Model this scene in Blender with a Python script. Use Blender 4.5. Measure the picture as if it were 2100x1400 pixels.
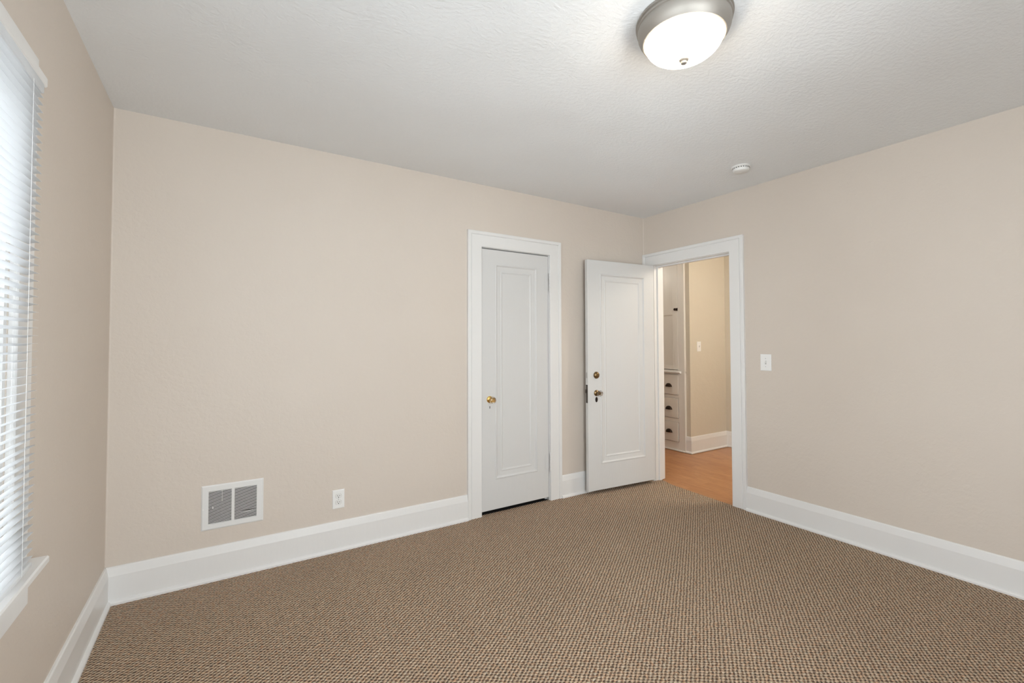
import bpy, math, random
from mathutils import Vector, Matrix
random.seed(4)
S = bpy.context.scene
for o in list(bpy.data.objects): bpy.data.objects.remove(o)
COL = S.collection
R = math.radians

# ------------------------------------------------------------------ camera
H = 2.5; W = 3.921; YF = -3.65
F_PX = 929.8
yaw, pitch, roll = 0.56605, 0.025496, -0.0025494
cam_d = bpy.data.cameras.new('camera'); cam = bpy.data.objects.new('camera', cam_d); COL.objects.link(cam)
cam_d.sensor_fit = 'HORIZONTAL'; cam_d.sensor_width = 36; cam_d.lens = 36*F_PX/2100
cam_d.shift_y = -21.78/2100; cam_d.clip_start = 0.02
fw = Vector((math.sin(yaw), math.cos(yaw), 0)); rt = Vector((math.cos(yaw), -math.sin(yaw), 0)); up = Vector((0, 0, 1))
f2 = fw*math.cos(pitch)+up*math.sin(pitch); u2 = -fw*math.sin(pitch)+up*math.cos(pitch)
r3 = rt*math.cos(roll)+u2*math.sin(roll); u3 = -rt*math.sin(roll)+u2*math.cos(roll)
m = Matrix((r3, u3, -f2)).transposed().to_4x4(); m.translation = Vector((0.48798, -3.01568, 1.29777))
cam.matrix_world = m
S.camera = cam

# ------------------------------------------------------------------ light and exposure
S.view_settings.view_transform = 'Standard'; S.view_settings.look = 'None'
S.view_settings.exposure = 0.12; S.view_settings.gamma = 1.0; S.view_settings.use_curve_mapping = False
wd = bpy.data.worlds.new('sky'); S.world = wd; wd.use_nodes = True
wn = wd.node_tree; wn.nodes.clear()
wo = wn.nodes.new('ShaderNodeOutputWorld'); wb = wn.nodes.new('ShaderNodeBackground')
wt = wn.nodes.new('ShaderNodeTexCoord'); ws = wn.nodes.new('ShaderNodeSeparateXYZ'); wr = wn.nodes.new('ShaderNodeValToRGB')
wn.links.new(wt.outputs['Generated'], ws.inputs[0]); wn.links.new(ws.outputs['Z'], wr.inputs[0])
wr.color_ramp.elements[0].position = 0.0; wr.color_ramp.elements[0].color = (.55, .60, .62, 1)
wr.color_ramp.elements[1].position = 0.25; wr.color_ramp.elements[1].color = (.90, .96, 1, 1)
wn.links.new(wr.outputs[0], wb.inputs[0]); wb.inputs[1].default_value = 2.6
wn.links.new(wb.outputs[0], wo.inputs[0])

def area(name, loc, rot, sx, sy, power, col):
    l = bpy.data.lights.new(name, 'AREA'); l.shape = 'RECTANGLE'; l.size = sx; l.size_y = sy; l.energy = power; l.color = col
    o = bpy.data.objects.new(name, l); COL.objects.link(o); o.location = loc; o.rotation_euler = rot
    return o
# daylight at the blinded left window; front and side lights are added, unseen
area('added_front_light', (1.30, YF-0.30, 1.45), (R(97), 0, 0), 1.9, 1.5, 96, (.90, .965, 1))  # assumed unseen source, placed to brighten the back wall
area('daylight_left_window', (-0.45, -1.72, 1.45), (0, R(-90), 0), 1.4, .95, 25, (.95, .98, 1))
area('added_side_light', (-0.45, -2.95, 1.40), (0, R(-86), 0), 1.45, 1.0, 76, (.87, .95, 1))  # added out of view to brighten the right wall
# hall lamp (its fixture hangs out of sight above the door head)
pl = bpy.data.lights.new('hall_lamp_light', 'POINT'); pl.energy = 46; pl.color = (1, .91, .78); pl.shadow_soft_size = .2
plo = bpy.data.objects.new('hall_lamp_light', pl); COL.objects.link(plo); plo.location = (4.95, -1.35, 2.33)
pl2 = bpy.data.lights.new('hall_fill_light', 'POINT'); pl2.energy = 4.5; pl2.color = (1, .95, .86); pl2.shadow_soft_size = .12  # unseen fill light, added to brighten the cabinet front
plo2 = bpy.data.objects.new('hall_fill_light', pl2); COL.objects.link(plo2); plo2.location = (4.5, 1.15, 2.2)

# ------------------------------------------------------------------ materials
def mat(name, col, rough=.5, metal=0, **kw):
    M = bpy.data.materials.new(name); M.use_nodes = True
    b = M.node_tree.nodes['Principled BSDF']
    b.inputs['Base Color'].default_value = (*col, 1); b.inputs['Roughness'].default_value = rough; b.inputs['Metallic'].default_value = metal
    for k, v in kw.items(): b.inputs[k].default_value = v
    return M
def N(M, t): return M.node_tree.nodes.new(t)
def L(M, a, b): M.node_tree.links.new(a, b)
def objco(M, scale=(1, 1, 1)):
    t = N(M, 'ShaderNodeTexCoord'); mp = N(M, 'ShaderNodeMapping'); L(M, t.outputs['Object'], mp.inputs[0]); mp.inputs['Scale'].default_value = scale
    return mp.outputs[0]
def noise(M, co, scale, detail=3, rough=.5, dist=0):
    n = N(M, 'ShaderNodeTexNoise'); L(M, co, n.inputs['Vector']); n.inputs['Scale'].default_value = scale
    n.inputs['Detail'].default_value = detail; n.inputs['Roughness'].default_value = rough; n.inputs['Distortion'].default_value = dist
    return n
def math_(M, op, a, b=None, c=None):
    n = N(M, 'ShaderNodeMath'); n.operation = op
    for i, v in enumerate((a, b, c)):
        if v is None: continue
        if isinstance(v, (int, float)): n.inputs[i].default_value = v
        else: L(M, v, n.inputs[i])
    return n.outputs[0]
def ramp(M, fac, els):
    r = N(M, 'ShaderNodeValToRGB'); L(M, fac, r.inputs[0]); e = r.color_ramp.elements
    while len(e) < len(els): e.new(.5)
    for i, (p, c) in enumerate(els): e[i].position = p; e[i].color = (*c, 1) if len(c) == 3 else c
    return r.outputs[0]
def mixc(M, fac, a, b, mode='MIX'):
    n = N(M, 'ShaderNodeMix'); n.data_type = 'RGBA'; n.blend_type = mode
    for s, v in ((0, fac), (6, a), (7, b)):
        if isinstance(v, (int, float)): n.inputs[s].default_value = v
        elif isinstance(v, tuple): n.inputs[s].default_value = (*v, 1)
        else: L(M, v, n.inputs[s])
    return n.outputs[2]
def bump(M, h, dist, strength=1.0):
    b = N(M, 'ShaderNodeBump'); L(M, h, b.inputs['Height']); b.inputs['Distance'].default_value = dist; b.inputs['Strength'].default_value = strength
    L(M, b.outputs[0], M.node_tree.nodes['Principled BSDF'].inputs['Normal'])
def base(M): return M.node_tree.nodes['Principled BSDF'].inputs['Base Color']

def plaster(name, col, col2, d, scale, rough=.55):
    M = mat(name, col, rough); co = objco(M)
    n1 = noise(M, co, scale, 4, .55, .6); n2 = noise(M, co, scale*.28, 2); n3 = noise(M, co, 1.3, 2)
    h = math_(M, 'ADD', n1.outputs[0], math_(M, 'MULTIPLY', n2.outputs[0], 1.6))
    L(M, mixc(M, ramp(M, n3.outputs[0], [(.35, (0, 0, 0)), (.65, (1, 1, 1))]), col, col2), base(M))
    bump(M, h, d)
    return M
m_wall = plaster('beige_wall_paint', (.664, .592, .522), (.678, .607, .537), .0012, 48)
m_hall = plaster('hall_wall_paint', (.64, .585, .49), (.65, .60, .505), .0012, 42)
# ceiling: brushed plaster with short curved ridges
m_ceil = mat('textured_ceiling_paint', (.845, .865, .88), .7)
co = objco(m_ceil)
nd = noise(m_ceil, co, 3.0, 2); vm = N(m_ceil, 'ShaderNodeVectorMath'); vm.operation = 'MULTIPLY_ADD'
L(m_ceil, nd.outputs[1], vm.inputs[0]); vm.inputs[1].default_value = (.13, .13, 0); L(m_ceil, co, vm.inputs[2])
mp2 = N(m_ceil, 'ShaderNodeMapping'); L(m_ceil, vm.outputs[0], mp2.inputs[0]); mp2.inputs['Scale'].default_value = (1, 1.25, 1); mp2.inputs['Rotation'].default_value = (0, 0, R(20))
nr = noise(m_ceil, mp2.outputs[0], 46, 3, .6, .15)
nr2 = noise(m_ceil, co, 95, 2, .5)
hh = math_(m_ceil, 'ADD', ramp(m_ceil, nr.outputs[0], [(.36, (0, 0, 0)), (.66, (1, 1, 1))]), math_(m_ceil, 'MULTIPLY', nr2.outputs[0], .5))
hh = math_(m_ceil, 'ADD', hh, math_(m_ceil, 'MULTIPLY', noise(m_ceil, co, 2.4, 1).outputs[0], 14))     # slow waves in the old plaster
bump(m_ceil, hh, .0009)

m_trim = mat('white_gloss_trim', (.80, .795, .785), .32); bump(m_trim, noise(m_trim, objco(m_trim, (1, 1, .3)), 30, 2).outputs[0], .0006)
m_door = mat('white_door_paint', (.67, .668, .66), .5); bump(m_door, noise(m_door, objco(m_door, (1, 1, .15)), 60, 2).outputs[0], .0005)
m_cab = mat('white_cabinet_paint', (.80, .78, .74), .35)
m_plastic = mat('white_plastic', (.82, .82, .80), .35)
m_plate = mat('switch_plate_plastic', (.86, .86, .85), .3)
m_vent = mat('white_enamelled_metal', (.78, .78, .77), .4)
m_dark = mat('dark_void', (.012, .011, .010), .9)
m_grey = mat('duct_grey', (.05, .047, .043), .8)
m_blind = mat('white_vinyl_slat', (.84, .86, .87), .35, **{'Transmission Weight': 0.0})
bb = m_blind.node_tree.nodes['Principled BSDF']; tr = N(m_blind, 'ShaderNodeBsdfTranslucent'); tr.inputs[0].default_value = (.97, .98, 1, 1)
mx = N(m_blind, 'ShaderNodeMixShader'); mx.inputs[0].default_value = .42
L(m_blind, bb.outputs[0], mx.inputs[1]); L(m_blind, tr.outputs[0], mx.inputs[2])
L(m_blind, mx.outputs[0], m_blind.node_tree.nodes['Material Output'].inputs[0])
m_cord = mat('white_cord', (.8, .8, .8), .8)
m_brass = mat('polished_brass', (.78, .52, .17), .22, 1)
m_brass2 = mat('aged_brass', (.22, .145, .07), .34, 1)
m_bronze = mat('dark_oil_rubbed_bronze', (.035, .022, .016), .35, .8)
m_steel = mat('dark_steel', (.10, .09, .08), .4, .9)
m_nickel = mat('brushed_nickel', (.34, .315, .285), .52, .7)
m_screw = mat('screw_head', (.45, .45, .44), .4, .6)
m_glassk = mat('crystal_glass', (.97, .98, .98), .02, 0, **{'Transmission Weight': 1.0, 'IOR': 1.5})
# window pane: clear, lets light through, mirrors a little
m_pane = bpy.data.materials.new('window_glass'); m_pane.use_nodes = True; m_pane.node_tree.nodes.clear()
po = N(m_pane, 'ShaderNodeOutputMaterial'); pt = N(m_pane, 'ShaderNodeBsdfTransparent'); pg = N(m_pane, 'ShaderNodeBsdfGlossy'); pg.inputs['Roughness'].default_value = .02
pf = N(m_pane, 'ShaderNodeFresnel'); pm = N(m_pane, 'ShaderNodeMixShader')
L(m_pane, pf.outputs[0], pm.inputs[0]); L(m_pane, pt.outputs[0], pm.inputs[1]); L(m_pane, pg.outputs[0], pm.inputs[2]); L(m_pane, pm.outputs[0], po.inputs[0])
# lit frosted glass of the ceiling lamp
m_lampglass = mat('lit_frosted_glass', (.9, .88, .82), .3)
lb = m_lampglass.node_tree.nodes['Principled BSDF']; lb.inputs['Emission Color'].default_value = (1, .85, .66, 1); lb.inputs['Emission Strength'].default_value = 24

# carpet: staggered woven loops, rows along x
m_carpet = mat('brown_loop_carpet', (.3, .2, .15), .95)
M = m_carpet; co = objco(M)
nw = noise(M, co, 48, 3, .6); vw = N(M, 'ShaderNodeVectorMath'); vw.operation = 'MULTIPLY_ADD'
L(M, nw.outputs[1], vw.inputs[0]); vw.inputs[1].default_value = (.020, .014, 0); L(M, co, vw.inputs[2])
sx = N(M, 'ShaderNodeSeparateXYZ'); L(M, vw.outputs[0], sx.inputs[0])
qx = math_(M, 'MULTIPLY', sx.outputs['X'], math.pi/.0134); qy = math_(M, 'MULTIPLY', sx.outputs['Y'], math.pi/.0094)
h1 = math_(M, 'COSINE', math_(M, 'SUBTRACT', qx, qy)); h2 = math_(M, 'COSINE', math_(M, 'ADD', qx, qy))     # rows of loops in both diagonals
lat = math_(M, 'ADD', math_(M, 'MULTIPLY', h1, .60), math_(M, 'MULTIPLY', h2, .42))
mf = N(M, 'ShaderNodeMapping'); L(M, co, mf.inputs[0]); mf.inputs['Scale'].default_value = (.45, 1, 1); mf.inputs['Rotation'].default_value = (0, 0, R(12))
fib = noise(M, mf.outputs[0], 330, 3, .75); spk = noise(M, co, 90, 2, .6); spk2 = noise(M, co, 38, 3, .7); big = noise(M, co, 2.2, 3)
f = math_(M, 'ADD', math_(M, 'MULTIPLY_ADD', lat, .33, .58), math_(M, 'MULTIPLY_ADD', fib.outputs[0], 1.15, -.575))
c = ramp(M, f, [(.12, (.016, .009, .007)), (.34, (.115, .073, .052)), (.54, (.42, .310, .232)), (.95, (.74, .62, .50))])
hue = ramp(M, spk.outputs[0], [(.30, (.84, .88, .88)), (.45, (1, 1, .95)), (.56, (1.0, .92, .80)), (.68, (1.0, .78, .66))])
hue2 = ramp(M, spk2.outputs[0], [(.33, (.88, .93, .92)), (.5, (1, 1, 1)), (.68, (1, .90, .80))])
c = mixc(M, 1.0, c, hue, 'MULTIPLY'); c = mixc(M, 1.0, c, hue2, 'MULTIPLY')
c = mixc(M, 1.0, c, ramp(M, big.outputs[0], [(.3, (.93, .93, .93)), (.7, (1, 1, 1))]), 'MULTIPLY')
L(M, c, base(M))
bump(M, math_(M, 'ADD', lat, math_(M, 'MULTIPLY', fib.outputs[0], .5)), .0035, .9)

# laminate planks running along y
m_wood = mat('oak_laminate', (.5, .3, .15), .30)
M = m_wood; co = objco(M)
mpw = N(M, 'ShaderNodeMapping'); L(M, co, mpw.inputs[0]); mpw.inputs['Rotation'].default_value = (0, 0, R(90))
br = N(M, 'ShaderNodeTexBrick'); L(M, mpw.outputs[0], br.inputs['Vector']); br.inputs['Scale'].default_value = 1
br.inputs['Brick Width'].default_value = .42; br.inputs['Row Height'].default_value = .065; br.inputs['Mortar Size'].default_value = .0006
br.inputs['Color1'].default_value = (.46, .205, .078, 1); br.inputs['Color2'].default_value = (.55, .27, .115, 1); br.inputs['Mortar'].default_value = (.30, .13, .05, 1); br.offset = .37
mg = N(M, 'ShaderNodeMapping'); L(M, co, mg.inputs[0]); mg.inputs['Scale'].default_value = (34, 2.2, 1)
ng = noise(M, mg.outputs[0], 3.2, 5, .6, .6)
L(M, mixc(M, 1.0, br.outputs['Color'], ramp(M, ng.outputs[0], [(.35, (.72, .64, .55)), (.6, (1, 1, 1))]), 'MULTIPLY'), base(M))

# ------------------------------------------------------------------ mesh helpers
class MB:
    def __init__(s): s.v = []; s.f = []; s.sm = []
    def add(s, vs, fs, smooth=False):
        n = len(s.v); s.v += [tuple(v) for v in vs]; s.f += [tuple(i+n for i in f) for f in fs]; s.sm += [smooth]*len(fs); return s
    def box(s, x0, y0, z0, x1, y1, z1, bev=0):
        if bev <= 0:
            vs = [(x, y, z) for x in (x0, x1) for y in (y0, y1) for z in (z0, z1)]
            return s.add(vs, [(0, 1, 3, 2), (4, 6, 7, 5), (0, 4, 5, 1), (2, 3, 7, 6), (0, 2, 6, 4), (1, 5, 7, 3)])
        b = bev; vs = []; ix = {}
        X = (x0, x1); Y = (y0, y1); Z = (z0, z1); sg = (1, -1)
        for i in (0, 1):
            for j in (0, 1):
                for k in (0, 1):
                    for a in range(3):
                        p = [X[i]+sg[i]*b, Y[j]+sg[j]*b, Z[k]+sg[k]*b]; p[a] = (X, Y, Z)[a][(i, j, k)[a]]
                        ix[(i, j, k, a)] = len(vs); vs.append(p)
        fs = []
        for a in range(3):
            for e in (0, 1):
                o = [q for q in range(3) if q != a]; loop = []
                for (p, q) in ((0, 0), (1, 0), (1, 1), (0, 1)):
                    t = [0, 0, 0]; t[a] = e; t[o[0]] = p; t[o[1]] = q; loop.append(ix[(*t, a)])
                fs.append(tuple(loop))
        for a in range(3):          # edges along axis a
            o = [q for q in range(3) if q != a]
            for p in (0, 1):
                for q in (0, 1):
                    t0 = [0, 0, 0]; t0[o[0]] = p; t0[o[1]] = q; t1 = list(t0); t1[a] = 1
                    fs.append((ix[(*t0, o[0])], ix[(*t0, o[1])], ix[(*t1, o[1])], ix[(*t1, o[0])]))
        for i in (0, 1):
            for j in (0, 1):
                for k in (0, 1): fs.append((ix[(i, j, k, 0)], ix[(i, j, k, 1)], ix[(i, j, k, 2)]))
        return s.add(vs, fs)
    def lathe(s, prof, origin, axis=(0, 0, 1), n=32, smooth=True, squash=1.0):
        a = Vector(axis).normalized(); t = Vector((0, 0, 1)) if abs(a.z) < .9 else Vector((1, 0, 0))
        e1 = a.cross(t).normalized(); e2 = a.cross(e1); o = Vector(origin); vs = []; fs = []
        for r, h in prof:
            for i in range(n):
                th = 2*math.pi*i/n; vs.append(o+a*h+e1*(r*math.cos(th)*squash)+e2*(r*math.sin(th)))
        m_ = len(prof)
        for j in range(m_-1):
            for i in range(n): fs.append((j*n+i, j*n+(i+1) % n, (j+1)*n+(i+1) % n, (j+1)*n+i))
        if prof[0][0] > 1e-6: fs.append(tuple(range(n))[::-1])
        if prof[-1][0] > 1e-6: fs.append(tuple((m_-1)*n+i for i in range(n)))
        return s.add(vs, fs, smooth)
    def prism(s, poly, fn, a, b):       # poly 2-D, fn(p, t) -> xyz
        n = len(poly); vs = [fn(p, a) for p in poly]+[fn(p, b) for p in poly]
        fs = [(i, (i+1) % n, n+(i+1) % n, n+i) for i in range(n)]+[tuple(range(n))[::-1], tuple(range(n, 2*n))]
        return s.add(vs, fs)
    def build(s, name, M, parent=None, **props):
        me = bpy.data.meshes.new(name); me.from_pydata(s.v, [], s.f); me.materials.append(M)
        me.polygons.foreach_set('use_smooth', s.sm)
        import bmesh
        bm = bmesh.new(); bm.from_mesh(me)
        bmesh.ops.remove_doubles(bm, verts=bm.verts, dist=1e-6); bmesh.ops.dissolve_degenerate(bm, dist=1e-7, edges=bm.edges)
        bmesh.ops.recalc_face_normals(bm, faces=bm.faces); bm.to_mesh(me); bm.free()
        if any(s.sm):
            me.set_sharp_from_angle(angle=R(35))
        o = bpy.data.objects.new(name, me); COL.objects.link(o)
        if parent is not None:
            o.parent = parent; o.matrix_parent_inverse = parent_world(parent).inverted()
        for k, v in props.items(): o[k] = v
        return o
def parent_world(p):
    mw = p.matrix_basis.copy()
    if p.parent is not None: mw = parent_world(p.parent) @ p.matrix_parent_inverse @ mw
    return mw
def empty(name, loc, **props):
    o = bpy.data.objects.new(name, None); COL.objects.link(o); o.location = loc; o.empty_display_size = .05
    for k, v in props.items(): o[k] = v
    return o
ST = dict(kind='structure')

# ------------------------------------------------------------------ shell
def wall(name, axis, c0, c1, u0, u1, z0, z1, holes, M, label):
    us = sorted({u0, u1, *[h[0] for h in holes], *[h[1] for h in holes]}); zs = sorted({z0, z1, *[h[2] for h in holes], *[h[3] for h in holes]})
    def solid(i, j):
        if i < 0 or j < 0 or i >= len(us)-1 or j >= len(zs)-1: return False
        a = (us[i]+us[i+1])/2; b = (zs[j]+zs[j+1])/2
        return not any(h[0] < a < h[1] and h[2] < b < h[3] for h in holes)
    P = (lambda c, u, z: (c, u, z)) if axis == 'x' else (lambda c, u, z: (u, c, z))
    mb = MB()
    for i in range(len(us)-1):
        for j in range(len(zs)-1):
            if not solid(i, j): continue
            a, b, c, d = us[i], us[i+1], zs[j], zs[j+1]
            for cc in (c0, c1): mb.add([P(cc, a, c), P(cc, b, c), P(cc, b, d), P(cc, a, d)], [(0, 1, 2, 3)])
            for (di, dj, e) in ((-1, 0, ((a, c), (a, d))), (1, 0, ((b, c), (b, d))), (0, -1, ((a, c), (b, c))), (0, 1, ((a, d), (b, d)))):
                if not solid(i+di, j+dj):
                    (p, q), (r_, s_) = e; mb.add([P(c0, p, q), P(c0, r_, s_), P(c1, r_, s_), P(c1, p, q)], [(0, 1, 2, 3)])
    return mb.build(name, M, label=label, category='wall', **ST)

WY0, WY1, WZ0, WZ1 = -2.15, -1.272, .64, 2.023          # left window opening
wall('wall_left', 'x', -.16, 0, YF-.12, .12, 0, H, [(WY0, WY1, WZ0, WZ1), (-3.42, -2.5, WZ0, WZ1)], m_wall, 'beige plaster wall holding the window with the white blind')
wall('wall_back', 'y', 0, .12, 0, W, 0, H, [(2.105, 2.78, 0, 2.04)], m_wall, 'beige plaster wall with the narrow closet door and the floor level vent')
wall('wall_right', 'x', W, W+.12, YF-.12, 1.9, 0, H, [(-.905, -.105, 0, 2.04)], m_wall, 'beige plaster wall with the open doorway to the hall')
wall('wall_front', 'y', YF-.12, YF, 0, W, 0, H, [(.5, 2.1, .75, 2.1)], m_wall, 'beige plaster wall behind the viewer with an assumed wide window')
MB().box(-.16, YF-.12, H, W+.12, .80, H+.1).build('ceiling', m_ceil, label='white ceiling with brushed plaster texture', category='ceiling', **ST)
# carpet, following its slightly wavy cut edge at the threshold
mb = MB(); edge = [(W, -1.2), (W, -.93), (3.915, -.885), (3.92, -.745), (3.931, -.52), (3.944, -.29), (3.972, -.2), (3.992, -.125), (W, -.09)]
poly = [(0, YF), (W, YF)]+edge+[(W, 0), (2.78, 0), (2.78, .012), (2.105, .012), (2.105, 0), (0, 0)]
mb.prism(poly, lambda p, t: (p[0], p[1], t), -.012, 0)
mb.build('floor', m_carpet, label='brown woven loop carpet covering the bedroom floor', category='carpet', **ST)
MB().box(1.9, .012, -.05, W, .76, -.006).build('floor_closet', m_dark, label='closet floor, near black to stand in for shade under the door', category='floor', **ST)  # near-black colour paints the shade in the gap under the closet door
MB().box(3.93, -2.6, -.05, 6.0, 2.0, -.0125).build('floor_base', m_dark, label='subfloor under carpet and laminate', category='floor', **ST)
MB().box(3.90, -2.5, -.0122, 5.95, 1.9, -.004).build('floor_hall', m_wood, label='orange brown wood plank floor of the hall', category='wood floor', **ST)
# hall
CX = 5.10; HY = .355; HX = 5.80
wall('wall_hall_cabinet', 'x', CX, CX+.08, HY, 1.9, 0, H, [(.41, .87, 0, 2.42)], m_hall, 'narrow strip of hall wall around the built-in cabinet')
wall('wall_hall_back', 'y', HY, HY+.05, CX+.08, HX+.1, 0, H, [], m_hall, 'warm lit hall wall with a white light switch')
wall('wall_hall_right', 'x', HX, HX+.1, -2.5, HY, 0, H, [], m_hall, 'far hall wall on the right, seen as a thin shaded strip')
wall('wall_hall_end', 'y', 1.9, 2.0, W, 6.0, 0, H, [], m_hall, 'end wall of the hall beyond the cabinet')
wall('wall_hall_front', 'y', -2.6, -2.5, W+.12, 6.0, 0, H, [], m_hall, 'end wall of the hall behind the bedroom wall')
MB().box(W+.12, -2.6, H, 6.0, 2.0, H+.1).build('ceiling_hall', m_ceil, label='white ceiling of the hall', category='ceiling', **ST)
# closet box behind the narrow door
wall('wall_closet', 'y', .70, .76, 1.9, W, 0, H, [], m_wall, 'back wall inside the closet')
wall('wall_closet_side', 'x', 1.9, 1.96, .12, .70, 0, H, [], m_wall, 'side wall inside the closet')

# ------------------------------------------------------------------ trim: casings, jambs, baseboards
CAS = [(0, 0), (0, .015), (.003, .018), (.084, .018), (.086, .0145), (.0895, .0145), (.091, .0195), (.094, .0225), (.114, .0225), (.117, .020), (.117, 0)]
CASW = [(0, 0), (0, .015), (.003, .018), (.112, .018), (.115, .015), (.115, 0)]      # plainer boards round the windows
def casing(fn, u0, u1, zt, name, label, z0=0.0):
    CAS = CASW if z0 else globals()['CAS']
    mb = MB(); n = len(CAS); vs = []
    for (o, t) in CAS: vs.append(fn(u0-o, z0, t))
    for (o, t) in CAS: vs.append(fn(u0-o, zt+o, t))
    for (o, t) in CAS: vs.append(fn(u1+o, zt+o, t))
    for (o, t) in CAS: vs.append(fn(u1+o, z0, t))
    fs = [(k*n+i, k*n+(i+1) % n, (k+1)*n+(i+1) % n, (k+1)*n+i) for k in range(3) for i in range(n)]+[tuple(range(n)), tuple(range(3*n, 4*n))]
    mb.add(vs, fs)
    return mb, name, label
def mk(t): mb, name, label = t; return mb.build(name, m_trim, label=label, category='door trim', **ST)
mk(casing(lambda u, z, t: (u, -t, z), 2.125, 2.768, 2.022, 'trim_1', 'white casing framing the narrow closet door'))
mk(casing(lambda u, z, t: (W-t, u, z), -.89, -.118, 2.022, 'trim_2', 'white casing framing the open doorway to the hall'))
mk(casing(lambda u, z, t: (W+.12+t, u, z), -.89, -.118, 2.022, 'trim_3', 'hall side casing of the open doorway'))
mb = MB(); mb.box(2.105, -.001, 0, 2.125, .12, 2.02); mb.box(2.763, -.001, 0, 2.78, .12, 2.02); mb.box(2.105, -.001, 2.02, 2.78, .12, 2.04)
mb.box(2.125, .038, 0, 2.137, .07, 2.02); mb.box(2.751, .038, 0, 2.763, .07, 2.02); mb.box(2.137, .038, 2.008, 2.751, .07, 2.02)
mb.build('trim_4', m_trim, label='white jamb lining the closet opening', category='door jamb', **ST)
mb = MB(); x0, x1 = W-.001, W+.121
mb.box(x0, -.905, 0, x1, -.886, 2.018); mb.box(x0, -.124, 0, x1, -.105, 2.018); mb.box(x0, -.905, 2.018, x1, -.105, 2.04)
mb.box(W+.040, -.886, 0, W+.075, -.874, 2.018); mb.box(W+.040, -.136, 0, W+.075, -.124, 2.018); mb.box(W+.040, -.874, 2.006, W+.075, -.136, 2.018)
mb.build('trim_5', m_trim, label='white jamb and stop lining the open doorway', category='door jamb', **ST)

# painted-over caulk bead in the two vertical corners and along the top of the walls
for i, (x, y, sx_, sy_, nm) in enumerate(((0, 0, 1, -1, 'left'), (W, 0, -1, -1, 'right'))):
    rr = .007; pts = [(0, 0)]+[(rr-rr*math.sin(t), rr-rr*math.cos(t)) for t in [R(90)*k/5 for k in range(6)]]
    MB().prism([(x+sx_*a, y+sy_*b) for a, b in pts], lambda p, t: (p[0], p[1], t), .18, H).build('trim_%d' % (6+i), m_wall, label='painted corner bead where back wall meets %s wall' % nm, category='corner trim', **ST)

def baseboard(name, pts, side, label, h=.182):
    # pts: polyline along the wall at floor level; side=+1 room on the left of travel
    k = h/.182
    P = [(0, 0), (.032, 0), (.032, .010), (.027, .017), (.018, .021), (.0180, .138*k), (.010, .176*k), (.006, h), (0, h)]
    n = len(P); nor = []
    for a, b in zip(pts[:-1], pts[1:]):
        d = Vector((b[0]-a[0], b[1]-a[1])).normalized(); nor.append(Vector((-d.y, d.x))*side)
    vs = []
    for i, p in enumerate(pts):
        n0 = nor[max(i-1, 0)]; n1 = nor[min(i, len(nor)-1)]; mm = (n0+n1); mm = mm/(mm.length_squared/2) if mm.length > .01 else n0
        if i in (0, len(pts)-1): mm = n0 if i else n1
        for (t, z) in P: vs.append((p[0]+mm.x*t, p[1]+mm.y*t, z))
    fs = [(s*n+i, s*n+(i+1) % n, (s+1)*n+(i+1) % n, (s+1)*n+i) for s in range(len(pts)-1) for i in range(n)]+[tuple(range(n)), tuple(range((len(pts)-1)*n, len(pts)*n))]
    return MB().add(vs, fs).build(name, m_trim, label=label, category='baseboard', **ST)
baseboard('baseboard_left', [(0, YF), (0, 0)], -1, 'white baseboard under the window wall')
baseboard('baseboard_back', [(.0, 0), (2.008, 0)], -1, 'long white baseboard below the vent and the outlet')
baseboard('baseboard_back.001', [(2.885, 0), (W-.0225, 0)], -1, 'short white baseboard between closet casing and open door')
baseboard('baseboard_right', [(W, -1.007), (W, YF)], -1, 'white baseboard below the light switch')
baseboard('baseboard_front', [(0, YF), (W, YF)], 1, 'white baseboard behind the viewer')
baseboard('baseboard_hall', [(CX, .41), (CX, HY), (HX, HY), (HX, -2.5)], -1, 'white baseboard turning round the hall corner', h=.19)
baseboard('baseboard_hall.001', [(W+.12, -1.01), (W+.12, -2.5)], 1, 'white baseboard on the hall side of the bedroom wall')

# ------------------------------------------------------------------ doors
def door_slab(w, h, t, ml, mr, mbt, mt, tf):
    """paneled slab; local s along width, z up, d depth (0 = face). tf(s, d, z) -> xyz. Both faces carry the moulding."""
    prof = [(0, 0), (.003, -.0028), (.008, -.0036), (.013, -.001), (.017, .0038), (.021, .0055), (.052, .0080), (.056, .0055), (.060, .0050), (.066, .0080), (.071, .0105)]
    mb = MB()
    for face in (0, 1):
        D = (lambda d: d) if face == 0 else (lambda d: t-d)
        def ring(i, o, d):
            return [tf(ml+o, D(d), mbt+o), tf(w-mr-o, D(d), mbt+o), tf(w-mr-o, D(d), h-mt-o), tf(ml+o, D(d), h-mt-o)]
        out = [tf(.002, D(0), .002), tf(w-.002, D(0), .002), tf(w-.002, D(0), h-.002), tf(.002, D(0), h-.002)]
        rings = [[tf(0, D(.002), 0), tf(w, D(.002), 0), tf(w, D(.002), h), tf(0, D(.002), h)], out]+[ring(i, o, d) for i, (o, d) in enumerate(prof)]
        vs = [p for r_ in rings for p in r_]
        fs = [(k*4+i, k*4+(i+1) % 4, (k+1)*4+(i+1) % 4, (k+1)*4+i) for k in range(len(rings)-1) for i in range(4)]
        fs.append(tuple((len(rings)-1)*4+i for i in range(4)))
        mb.add(vs, fs)
    c = [(0, 0), (w, 0), (w, h), (0, h)]
    for i in range(4):
        (a, b), (e, f_) = c[i], c[(i+1) % 4]
        mb.add([tf(a, .002, b), tf(e, .002, f_), tf(e, t-.002, f_), tf(a, t-.002, b)], [(0, 1, 2, 3)])
    return mb
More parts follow.
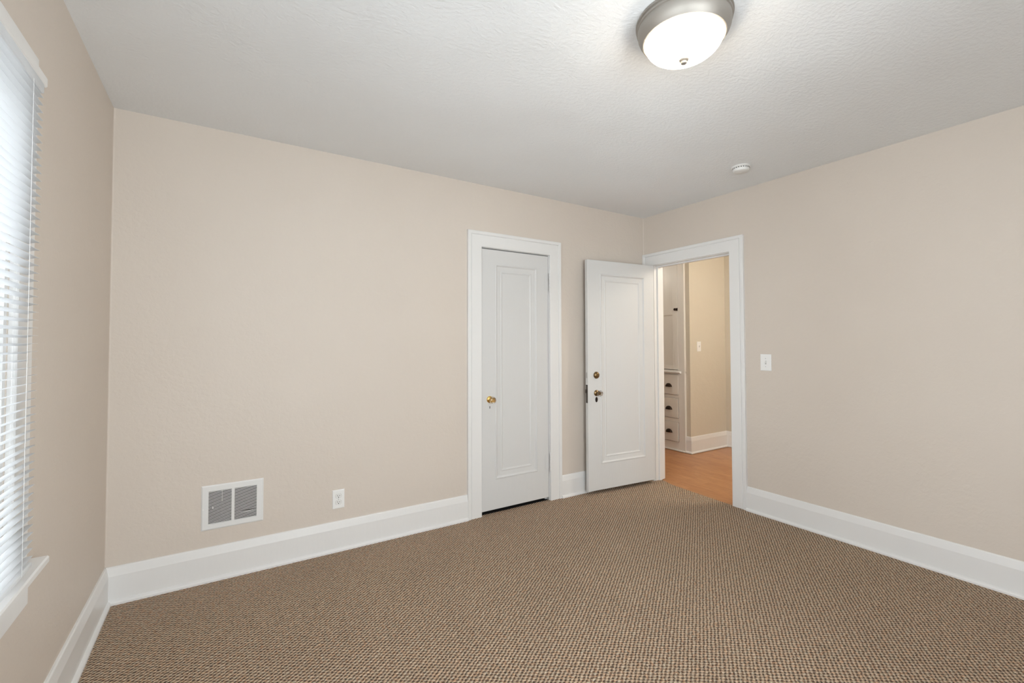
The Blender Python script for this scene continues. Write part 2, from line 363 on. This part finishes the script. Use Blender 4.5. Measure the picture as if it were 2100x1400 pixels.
def knob_set(parent, P, nrm, brass, z, plate_z, plateM, keyM):
    """rosette + faceted glass knob on its neck; keyhole plate below"""
    o = Vector((P[0], P[1], z)); a = Vector(nrm)
    k = empty('door_knob', o); k.parent = parent; k.matrix_parent_inverse = parent_world(parent).inverted()
    MB().lathe([(0, 0), (.026, 0), (.026, .002), (.024, .005), (.017, .008), (.012, .011), (.0095, .022), (.0115, .028), (.0125, .031), (0, .031)], o, a, 32).build('rosette', brass, k, label='brass rosette and neck')
    MB().lathe([(0, .0305), (.013, .0305), (.0205, .036), (.0262, .043), (.0272, .052), (.0235, .060), (.013, .064), (0, .0645)], o, a, 12, smooth=False).build('glass_knob', m_glassk, k, label='clear faceted glass knob')
    o2 = Vector((P[0], P[1], plate_z)); t = Vector((0, 0, 1)); s = a.cross(t)
    pts = [(0, .024), (.008, .018), (.012, .006), (.012, -.006), (.008, -.018), (0, -.024), (-.008, -.018), (-.012, -.006), (-.012, .006), (-.008, .018)]
    sc = 1.0
    MB().prism(pts, lambda p, h: o2+s*p[0]*sc+t*p[1]*sc+a*h, 0, .0018).build('keyhole_plate', plateM, parent)
    kp = [(.0030*math.cos(q), .006+.0034*math.sin(q)) for q in [R(-50)+i*R(280)/8 for i in range(9)]]+[(-.0036, -.009), (.0036, -.009)]
    MB().prism(kp, lambda p, h: o2+s*p[0]+t*p[1]+a*h, .0017, .0022).build('keyhole', keyM, parent)
def hinge(parent, x, y, z0, z1, leafs, M=m_trim):
    mb = MB(); n = 5; hh = (z1-z0)/n
    for i in range(n): mb.lathe([(0, 0), (.0058, .0), (.0064, .001), (.0064, hh-.0018), (.0058, hh-.0008), (0, hh-.0008)], (x, y, z0+i*hh), (0, 0, 1), 12)
    for zz, s in ((z1, 1), (z0, -1)): mb.lathe([(.0035, 0), (.0050, .003), (.0055, .006), (.0035, .010), (0, .011)], (x, y, zz), (0, 0, s), 12)
    for b in leafs: mb.box(*b)
    return mb.build('hinge', M, parent)

# closet door
d1 = empty('door_1', (2.131, 0, .028), label='narrow white closet door with one long panel and glass knob, shut', category='door', **ST)
cw = 2.758-2.131
door_slab(cw, 1.984, .035, .118, .112, .226, .108, lambda s, d, z: (2.131+s, -.004+d, .028+z)).build('door_panel', m_door, d1)
knob_set(d1, (2.199, -.004), (0, -1, 0), m_brass, .865, .806, m_door, m_dark)
hinge(d1, 2.7605, -.0245, 1.728, 1.860, []); hinge(d1, 2.7605, -.0245, .252, .384, [])
for z in (1.728, .252): MB().box(2.722, -.0055, z+.008, 2.757, -.0035, z+.122, .0008).build('hinge_leaf', m_door, d1)
MB().box(2.1305, .002, .795, 2.1318, .026, .945).build('lock_plate', m_steel, d1, label='dark metal lock plate on door edge')

# open room door
fc = Vector((3.107, -.098, 0)); dr = Vector((3.882-3.108, -.166+.098, 0)).normalized(); nn = Vector((-dr.y, dr.x, 0))   # nn points to the back wall
if nn.y < 0: nn = -nn
dw = .764
def tf2(s, d, z): q = fc+dr*s+nn*d; return (q.x, q.y, .031+z)
d2 = empty('door_2', tuple(fc+Vector((0, 0, .031))), label='white single panel door swung open against the back wall', category='door', **ST)
door_slab(dw, 1.978, .036, .135, .118, .22, .115, tf2).build('door_panel', m_door, d2)
kp = fc+dr*.088
knob_set(d2, (kp.x, kp.y), tuple(-nn), m_brass2, .862, .806, m_bronze, m_dark)
o = Vector((kp.x+.0, kp.y, 1.015)); a = -nn
db = MB().lathe([(0, 0), (.030, 0), (.030, .003), (.027, .009), (.022, .014), (.014, .018), (.006, .0195), (0, .0197)], o, a, 32).build('deadbolt', m_brass2, d2, label='round brass deadbolt cover')
MB().lathe([(0, .019), (.009, .019), (.009, .021), (.0075, .0225), (0, .0225)], o, a, 20).build('lock_cylinder', m_brass2, db)
# hardware on the free edge
def edgebox(d0, d1_, z0, z1, pr, M, name, **kw):
    mb = MB(); vs = []
    for s in (-pr, .0005):
        for d in (d0, d1_):
            for z in (z0, z1): q = fc+dr*s+nn*d; vs.append((q.x, q.y, z))
    mb.add(vs, [(0, 1, 3, 2), (4, 6, 7, 5), (0, 4, 5, 1), (2, 3, 7, 6), (0, 2, 6, 4), (1, 5, 7, 3)])
    return mb.build(name, M, d2, **kw)
edgebox(.010, .024, .992, 1.040, .0008, m_screw, 'bolt_plate', label='small dark bolt plate on door edge')
edgebox(.006, .028, .780, .935, .0012, m_steel, 'lock_plate', label='long dark lock plate on door edge')
edgebox(.010, .022, .865, .895, .012, m_steel, 'latch_bolt', label='dark latch bolt')
for z in (.28, 1.68):
    q = fc+dr*(dw+.006)+nn*.040; hinge(d2, min(q.x, 3.889), q.y, z, z+.12, [])

# ------------------------------------------------------------------ left window and blind
w1 = empty('window_1', (0, -1.7, WZ0), label='window in the left wall behind the white blind', category='window', **ST)
mb, _, _ = casing(lambda u, z, t: (t, u, z), -2.155, -1.268, 2.022, '', '', z0=.662)
mb.build('window_casing', m_trim, w1)
MB().box(0, -2.30, .640, .052, -1.098, .662, .004).build('window_stool', m_trim, w1, label='white projecting window stool')
MB().box(-.05, WY0+.001, .6405, .0, WY1-.001, .6618).build('inner_sill', m_trim, w1)
MB().box(0, -2.262, .550, .020, -1.148, .6395, .002).build('apron', m_trim, w1, label='white apron board below the stool')
MB().box(.0, -2.235, 2.034, .050, -1.205, 2.064, .004).build('head_moulding', m_trim, w1, label='white strip moulding along the head casing')
mb = MB(); fx0, fx1 = -.14, -.002
mb.box(fx0, WY0, WZ0+.022, fx1, WY0+.02, WZ1); mb.box(fx0, WY1-.02, WZ0+.022, fx1, WY1, WZ1); mb.box(fx0, WY0, WZ1-.02, fx1, WY1, WZ1)
mb.box(fx0, WY0, WZ0, -.052, WY1, WZ0+.022)
mb.build('window_frame', m_trim, w1)
def sash(parent, x, z0, z1, name):
    mb = MB(); a, b = WY0+.02, WY1-.02; k = .045
    mb.box(x, a, z0, x+.032, a+k, z1, .002); mb.box(x, b-k, z0, x+.032, b, z1, .002)
    mb.box(x, a+k, z0, x+.032, b-k, z0+k, .002); mb.box(x, a+k, z1-k, x+.032, b-k, z1, .002)
    s = mb.build(name, m_trim, parent)
    MB().box(x+.014, a+k-.005, z0+k-.005, x+.017, b-k+.005, z1-k+.005).build('pane', m_pane, s)
sash(w1, -.085, .664, 1.36, 'lower_sash'); sash(w1, -.122, 1.32, 2.002, 'upper_sash')

bl = empty('window_blind', (.038, -1.7, .68), label='white horizontal slat blind hanging in front of the left window', category='blind')
SY0, SY1 = -2.225, -1.235; sxc = .0375
MB().box(.0245, SY0, 2.004, .0505, SY1, 2.0335, .003).build('headrail', m_blind, bl)
mb = MB(); zs = []; z = 1.990
while z > .705: zs.append(z); z -= .0217
for z in zs:
    tilt = R(14); n = 6; hw = .0122; vs = []; fs = []
    for th in (0, .0006):
        for i in range(n+1):
            u = -1+2*i/n; px = u*hw; pz = .0022*(1-u*u)
            X = sxc+px*math.cos(tilt)-pz*math.sin(tilt); Z = z+px*math.sin(tilt)+pz*math.cos(tilt)-th
            vs += [(X, SY0, Z), (X, SY1+random.uniform(-.0012, .0012), Z)]
    m_ = 2*(n+1)
    for i in range(n):
        fs.append((2*i, 2*i+1, 2*i+3, 2*i+2)); fs.append((m_+2*i, m_+2*i+2, m_+2*i+3, m_+2*i+1))
    fs += [(0, 1, m_+1, m_), (2*n, m_+2*n, m_+2*n+1, 2*n+1)]
    fs += [tuple([2*i for i in range(n+1)]+[m_+2*i for i in range(n, -1, -1)]), tuple([2*i+1 for i in range(n+1)]+[m_+2*i+1 for i in range(n, -1, -1)])]
    mb.add(vs, fs, True)
mb.build('slats', m_blind, bl)
MB().box(.0265, SY0, .683, .0485, SY1, .697, .003).build('bottom_rail', m_blind, bl)
for yy in (-1.322, -1.73, -2.12):
    for xx in (.0238, .0512):
        MB().lathe([(0, 0), (.0005, 0), (.0005, 1.316), (0, 1.316)], (xx, yy, .690), (0, 0, 1), 8).build('ladder_cord', m_cord, bl)

# assumed front window, unseen behind the camera, added for the main light
w2 = empty('assumed_front_window', (1.3, YF, .75), label='assumed wide window behind the viewer, added for light', category='window', **ST)
mb, _, _ = casing(lambda u, z, t: (u, YF+t, z), .5, 2.1, 2.1, '', '', z0=.75); mb.build('window_casing', m_trim, w2)
MB().box(.35, YF, .728, 2.25, YF+.05, .75, .004).build('window_stool', m_trim, w2)
mb = MB()
for b in ((.5, .54), (1.28, 1.32), (2.06, 2.1)): mb.box(b[0], YF-.09, .75, b[1], YF-.04, 2.1)
mb.box(.5, YF-.09, .75, 2.1, YF-.04, .79); mb.box(.5, YF-.09, 2.06, 2.1, YF-.04, 2.1); mb.box(.5, YF-.09, 1.40, 2.1, YF-.04, 1.44)
fr = mb.build('window_frame', m_trim, w2)
MB().box(.53, YF-.067, .78, 2.07, YF-.064, 2.07).build('pane', m_pane, fr)

# extra left window out of view, added to brighten right wall and ceiling
w3 = empty('added_side_window', (0, -2.96, WZ0), label='bare window beside the viewer, added out of view for light', category='window', **ST)
mb, _, _ = casing(lambda u, z, t: (t, u, z), -3.42, -2.5, 2.022, '', '', z0=.662); mb.build('window_casing', m_trim, w3)
MB().box(-.04, -3.419, .640, .052, -2.501, .662, .004).build('window_stool', m_trim, w3)
mb = MB()
for b in ((-3.42, -3.375), (-2.545, -2.5)): mb.box(-.09, b[0], .662, -.05, b[1], 2.023)
for b in ((.662, .71), (1.33, 1.37), (1.98, 2.023)): mb.box(-.09, -3.42, b[0], -.05, -2.5, b[1])
fr = mb.build('window_frame', m_trim, w3)
MB().box(-.072, -3.39, .69, -.069, -2.53, 2.0).build('pane', m_pane, fr)

# ------------------------------------------------------------------ ceiling lamp
LC = Vector((1.925, -1.955, 0))
lamp = empty('ceiling_lamp', (LC.x, LC.y, H), label='round flush ceiling lamp with brushed nickel rim and glowing glass dome', category='ceiling light')
MB().lathe([(.120, 0), (.170, 0), (.172, -.004), (.172, -.010), (.1665, -.013), (.1665, -.016), (.1695, -.0185), (.1690, -.0235), (.1650, -.0265), (.1655, -.033), (.1635, -.046), (.159, -.058), (.152, -.070), (.1475, -.076), (.1435, -.077), (.1425, -.074), (.140, -.05), (.120, -.02)], (LC.x, LC.y, H), (0, 0, 1), 96).build('pan', m_nickel, lamp, label='brushed nickel rim')
dome = [(.1385, -.0735)]+[(.1385*math.cos(t), -.0745-.074*math.sin(t)) for t in [R(90)*i/18 for i in range(0, 18)]]+[(.004, -.1485)]
MB().lathe(dome, (LC.x, LC.y, H), (0, 0, 1), 96).build('glass_shade', m_lampglass, lamp, label='glowing white frosted glass bowl')
MB().lathe([(.004, -.1470), (.0165, -.1478), (.0175, -.1510), (.0150, -.155), (.0105, -.157), (.0125, -.160), (.0105, -.165), (.005, -.168), (0, -.1685)], (LC.x, LC.y, H), (0, 0, 1), 24).build('finial', m_nickel, lamp, label='small nickel finial')

# ------------------------------------------------------------------ smoke detector
sd = empty('smoke_detector', (3.475, -1.255, H), label='small round white smoke detector on the ceiling above the switch wall', category='smoke detector')
MB().lathe([(0, 0), (.060, 0), (.060, -.007), (.057, -.009), (0, -.009)], (3.475, -1.255, H), (0, 0, 1), 48).build('base_plate', m_plastic, sd)
MB().lathe([(0, -.008), (.0535, -.008), (.0535, -.022), (.050, -.032), (.044, -.036), (.012, -.037), (.0115, -.0355), (0, -.0355)], (3.475, -1.255, H), (0, 0, 1), 48).build('cover', m_plastic, sd)
mb = MB()
for i in range(22):
    th = 2*math.pi*i/22; c_, s_ = math.cos(th), math.sin(th); w_ = .0045; vs = []
    for rr in (.0528, .0541):
        for e in (-w_, w_):
            for zz in (-.012, -.017): vs.append((3.475+rr*c_-e*s_, -1.255+rr*s_+e*c_, H+zz))
    mb.add(vs, [(0, 1, 3, 2), (4, 6, 7, 5), (0, 4, 5, 1), (2, 3, 7, 6), (0, 2, 6, 4), (1, 5, 7, 3)])
mb.build('sensor_slots', m_grey, sd, label='dark slots around the cover')

# ------------------------------------------------------------------ wall vent
v0, v1, vz0, vz1 = .394, .692, .274, .516
vt = empty('wall_vent', (.543, 0, .274), label='white metal air vent with two louvre panels low on the back wall', category='vent')
A0, A1, B0, B1, Z0, Z1 = .427, .535, .549, .658, .306, .483
mb = MB(); ou = [(v0, vz0), (v1, vz0), (v1, vz1), (v0, vz1)]
us = [v0, A0, A1, B0, B1, v1]; zz = [vz0, Z0, Z1, vz1]
for (a, b, c, d) in ((v0+.006, vz0+.006, v1-.006, Z0), (v0+.006, Z1, v1-.006, vz1-.006), (v0+.006, Z0, A0, Z1), (A1, Z0, B0, Z1), (B1, Z0, v1-.006, Z1)):
    mb.box(a, -.0065, b, c, 0, d)
for k in range(4):
    e = [(v0, vz0), (v1, vz0), (v1, vz1), (v0, vz1)]; f_ = [(v0+.006, vz0+.006), (v1-.006, vz0+.006), (v1-.006, vz1-.006), (v0+.006, vz1-.006)]
    a, b, c, d = e[k], e[(k+1) % 4], f_[(k+1) % 4], f_[k]
    mb.add([(a[0], 0, a[1]), (b[0], 0, b[1]), (b[0], -.003, b[1]), (a[0], -.003, a[1]), (c[0], -.0065, c[1]), (d[0], -.0065, d[1])], [(0, 1, 2, 3), (3, 2, 4, 5)])
mb.build('face_plate', m_vent, vt)
MB().box(A0-.004, -.0012, Z0-.004, B1+.004, -.0004, Z1+.004).build('duct_opening', m_grey, vt, label='dark duct behind the louvres')
def louvres(a, b, bent):
    mb = MB(); n = 27; dz = (Z1-Z0)/n
    for i in range(n):
        z = Z0+dz*(i+.5); vs = []; K = 10
        for j in range(K+1):
            u = j/K; x = a+(b-a)*u; dzz = 0
            if bent and i == 6: dzz = -.0035*math.exp(-((u-.62)/.25)**2)
            if bent and i == 5: dzz = -.0012*math.exp(-((u-.62)/.25)**2)
            for (yy, zo) in ((-.0060, .0013), (-.0060, -.0013), (-.0020, -.0026), (-.0020, -.0012)): vs.append((x, yy, z+zo+dzz))
        fs = []
        for j in range(K):
            for q in range(4): fs.append((j*4+q, j*4+(q+1) % 4, (j+1)*4+(q+1) % 4, (j+1)*4+q))
        fs += [(0, 1, 2, 3), (K*4, K*4+1, K*4+2, K*4+3)]
        mb.add(vs, fs)
    return mb
louvres(A0-.001, A1+.001, False).build('louvres', m_vent, vt); louvres(B0-.001, B1+.001, True).build('louvres', m_vent, vt, label='white louvres with one bent blade near the bottom')
MB().box(.4895, -.0064, .420, .4910, -.0056, .484).build('damper_bar', m_vent, vt)
MB().box(.445, -.011, .388, .4495, -.0055, .398, .001).build('damper_lever', m_plate, vt)
for x, z in ((.402, .389), (.6825, .402)):
    MB().lathe([(0, .0), (.0032, .0), (.0030, .0012), (.0015, .0020), (0, .0021)], (x, -.0065, z), (0, -1, 0), 16).build('screw', m_plate, vt)

# ------------------------------------------------------------------ outlet and switches
def plate(fn, w, h, M=m_plate):
    """rounded cover plate, fn(u, z, t)"""
    mb = MB(); rings = []
    for (ins, t) in ((0, 0), (0, .0025), (.0015, .0042), (.004, .0052)):
        rings.append([fn(s*(w/2-ins), q*(h/2-ins), t) for s, q in ((-1, -1), (1, -1), (1, 1), (-1, 1))])
    vs = [p for r_ in rings for p in r_]
    fs = [(k*4+i, k*4+(i+1) % 4, (k+1)*4+(i+1) % 4, (k+1)*4+i) for k in range(3) for i in range(4)]+[(12, 13, 14, 15), (0, 1, 2, 3)]
    return mb.add(vs, fs)
ox, oz = 1.107, .3175
out = empty('wall_outlet', (ox, 0, oz), label='white double power outlet on the back wall between vent and closet door', category='outlet')
fo = lambda u, z, t: (ox+u, -t, oz+z)
plate(fo, .072, .116).build('cover_plate', m_plate, out)
for zc in (.0195, -.0195):
    pts = []
    for i in range(24):
        th = 2*math.pi*i/24; pts.append((.0172*math.cos(th), max(-.0125, min(.0125, .0172*math.sin(th)))))
    rg = MB().prism([(a*1.07, b*1.07) for a, b in pts], lambda p, t: fo(p[0], p[1]+zc, t), .0050, .0054).build('receptacle_gap', m_screw, out)
    rc = MB().prism(pts, lambda p, t: fo(p[0], p[1]+zc, t), .0050, .0068).build('receptacle', m_plastic, out)
    mb = MB()
    for u, hh_ in ((-.0063, .0085), (.0063, .0068)):
        mb.prism([(u-.0012, -.001), (u+.0012, -.001), (u+.0012, hh_-.001), (u-.0012, hh_-.001)], lambda p, t: fo(p[0], p[1]+zc, t), .0066, .0070)
    mb.prism([(.0028*math.cos(q), -.0075+.0028*math.sin(q)) for q in [2*math.pi*i/14 for i in range(14)]], lambda p, t: fo(p[0], p[1]+zc, t), .0066, .0070)
    mb.build('slots', m_dark, rc)
MB().lathe([(0, .0050), (.0028, .0050), (.0026, .0062), (0, .0066)], (ox, 0, oz), (0, -1, 0), 14).build('screw', m_screw, out)

def light_switch(fn, origin, axis, w, h, label, Mp):
    o = empty('light_switch', fn(0, 0, 0), label=label, category='light switch')
    plate(fn, w, h, Mp).build('cover_plate', Mp, o)
    MB().prism([(-.0052, -.0125), (.0052, -.0125), (.0052, .0125), (-.0052, .0125)], lambda p, t: fn(p[0], p[1], t), .0050, .0054).build('toggle_slot', m_screw, o)
    mb = MB(); vs = [fn(u, z, t) for (z, t) in ((-.008, .005), (.008, .005), (.012, .0155), (.006, .0170)) for u in (-.0038, .0038)]
    mb.add(vs, [(0, 1, 3, 2), (2, 3, 5, 4), (4, 5, 7, 6), (6, 7, 1, 0), (0, 2, 4, 6), (1, 7, 5, 3)]); mb.build('toggle', Mp, o)
    for z in (-.0302, .0302): MB().lathe([(0, .0050), (.0028, .0050), (.0026, .0060), (0, .0063)], fn(0, z, 0), axis, 14).build('screw', m_screw, o)
light_switch(lambda u, z, t: (W-t, -1.163-u, 1.1425+z), None, (-1, 0, 0), .080, .124, 'white toggle light switch on the bedroom wall right of the doorway', m_plate)
light_switch(lambda u, z, t: (5.268+u, HY-t, 1.2435+z), None, (0, -1, 0), .072, .116, 'small toggle light switch on the hall wall, seen through the doorway', m_plate)

# ------------------------------------------------------------------ hall cabinet
FX = 5.07
cb = empty('built_in_cabinet', (FX, .64, 0), label='tall white built-in hall cabinet with panel door above three drawers', category='cabinet')
c0, c1 = .411, .869      # y extent
d0, d1y = .497, .783     # door and drawer opening
mb = MB()
mb.box(FX, c0, 0, FX+.022, d0-.002, 2.42); mb.box(FX, d1y+.002, 0, FX+.022, c1, 2.42)        # stiles
for a, b in ((0, .105), (.343, .384), (.628, .662), (.912, .962), (2.30, 2.42)): mb.box(FX, d0-.002, a, FX+.022, d1y+.002, b)
mb.box(FX+.022, c0, 0, FX+.42, c0+.018, 2.42); mb.box(FX+.022, c1-.018, 0, FX+.42, c1, 2.42); mb.box(FX+.40, c0, 0, FX+.42, c1, 2.42)
mb.box(FX+.022, c0, 2.40, FX+.42, c1, 2.42); mb.box(FX+.022, c0, .93, FX+.42, c1, .95)
mb.build('cabinet_body', m_cab, cb)
MB().box(FX-.016, c0+.0, 0, FX, c1, .016, .003).build('shoe_moulding', m_trim, cb)
mb = MB(); pf_ = [(0, 0), (-.012, .002), (-.024, .006), (-.030, .014), (-.030, .021), (-.024, .027), (0, .027)]
mb.prism(pf_, lambda p, t: (FX+p[0], t, .920+p[1]), d0-.041, d1y+.041).build('ledge', m_trim, cb, label='rounded white ledge between door and drawers')
# door: rails and stiles round two recessed panels
mb = MB(); D0, D1, DZ0, DZ1 = d0, d1y, .968, 2.296; st_ = .072
mb.box(FX-.004, D0, DZ0, FX+.018, D0+st_, DZ1, .0015); mb.box(FX-.004, D1-st_, DZ0, FX+.018, D1, DZ1, .0015)
for a, b in ((DZ0, DZ0+.045), (1.625, 1.695), (DZ1-.07, DZ1)): mb.box(FX-.004, D0+st_, a, FX+.018, D1-st_, b, .0015)
mb.box(FX+.006, D0+.03, DZ0+.03, FX+.012, D1-.03, DZ1-.03)
cd = mb.build('cabinet_door', m_cab, cb)
MB().lathe([(0, 0), (.016, 0), (.016, .003), (.009, .006), (.007, .016), (.013, .021), (.016, .027), (.013, .032), (0, .034)], (FX-.004, .516, 1.688), (-1, 0, 0), 20).build('knob', m_bronze, cd, label='dark round knob')
mb = MB(); mb.box(FX-.007, .4955, 1.672, FX-.002, .503, 1.706).build('catch', m_bronze, cd, label='dark catch at the door edge')
def cup(parent, yc, zc):
    mb = MB(); w_, h_, p_ = .045, .040, .024; n = 14; rows = 7; vs = []; fs = []
    for sc_ in (1.0, .93):
        for j in range(rows+1):
            ph = R(90)*j/rows
            for i in range(n+1):
                th = math.pi*i/n
                # quarter ellipsoid shell, open underneath
                vs.append((FX-.010-p_*sc_*math.sin(ph), yc+w_*sc_*math.cos(th)*math.cos(ph), zc+h_*sc_*math.sin(th)*math.cos(ph)))
    m_ = (rows+1)*(n+1)
    for k in (0, 1):
        for j in range(rows):
            for i in range(n):
                a = k*m_+j*(n+1)+i; fs.append((a, a+1, a+n+2, a+n+1))
    mb.add(vs, fs, True)
    rim = [(w_*1.10*math.cos(math.pi*i/n), h_*1.08*math.sin(math.pi*i/n)) for i in range(n+1)]
    mb.prism(rim, lambda p, t: (FX-.008-t, yc+p[0], zc+p[1]-.001), 0, .002)
    return mb.build('cup_pull', m_bronze, parent, label='dark half round cup pull')
for a, b, o_, hz in ((.667, .909, 0, .757), (.388, .624, .006, .483), (.110, .340, .008, .207)):
    dd = MB().box(FX-.008, d0+.001+o_*.8, a, FX+.014, d1y-.001, b, .0025).build('drawer', m_cab, cb)
    MB().box(FX+.014, d0+.012, a+.01, FX+.35, d1y-.012, b-.03).build('drawer_box', m_cab, dd)
    cup(dd, .633, hz)
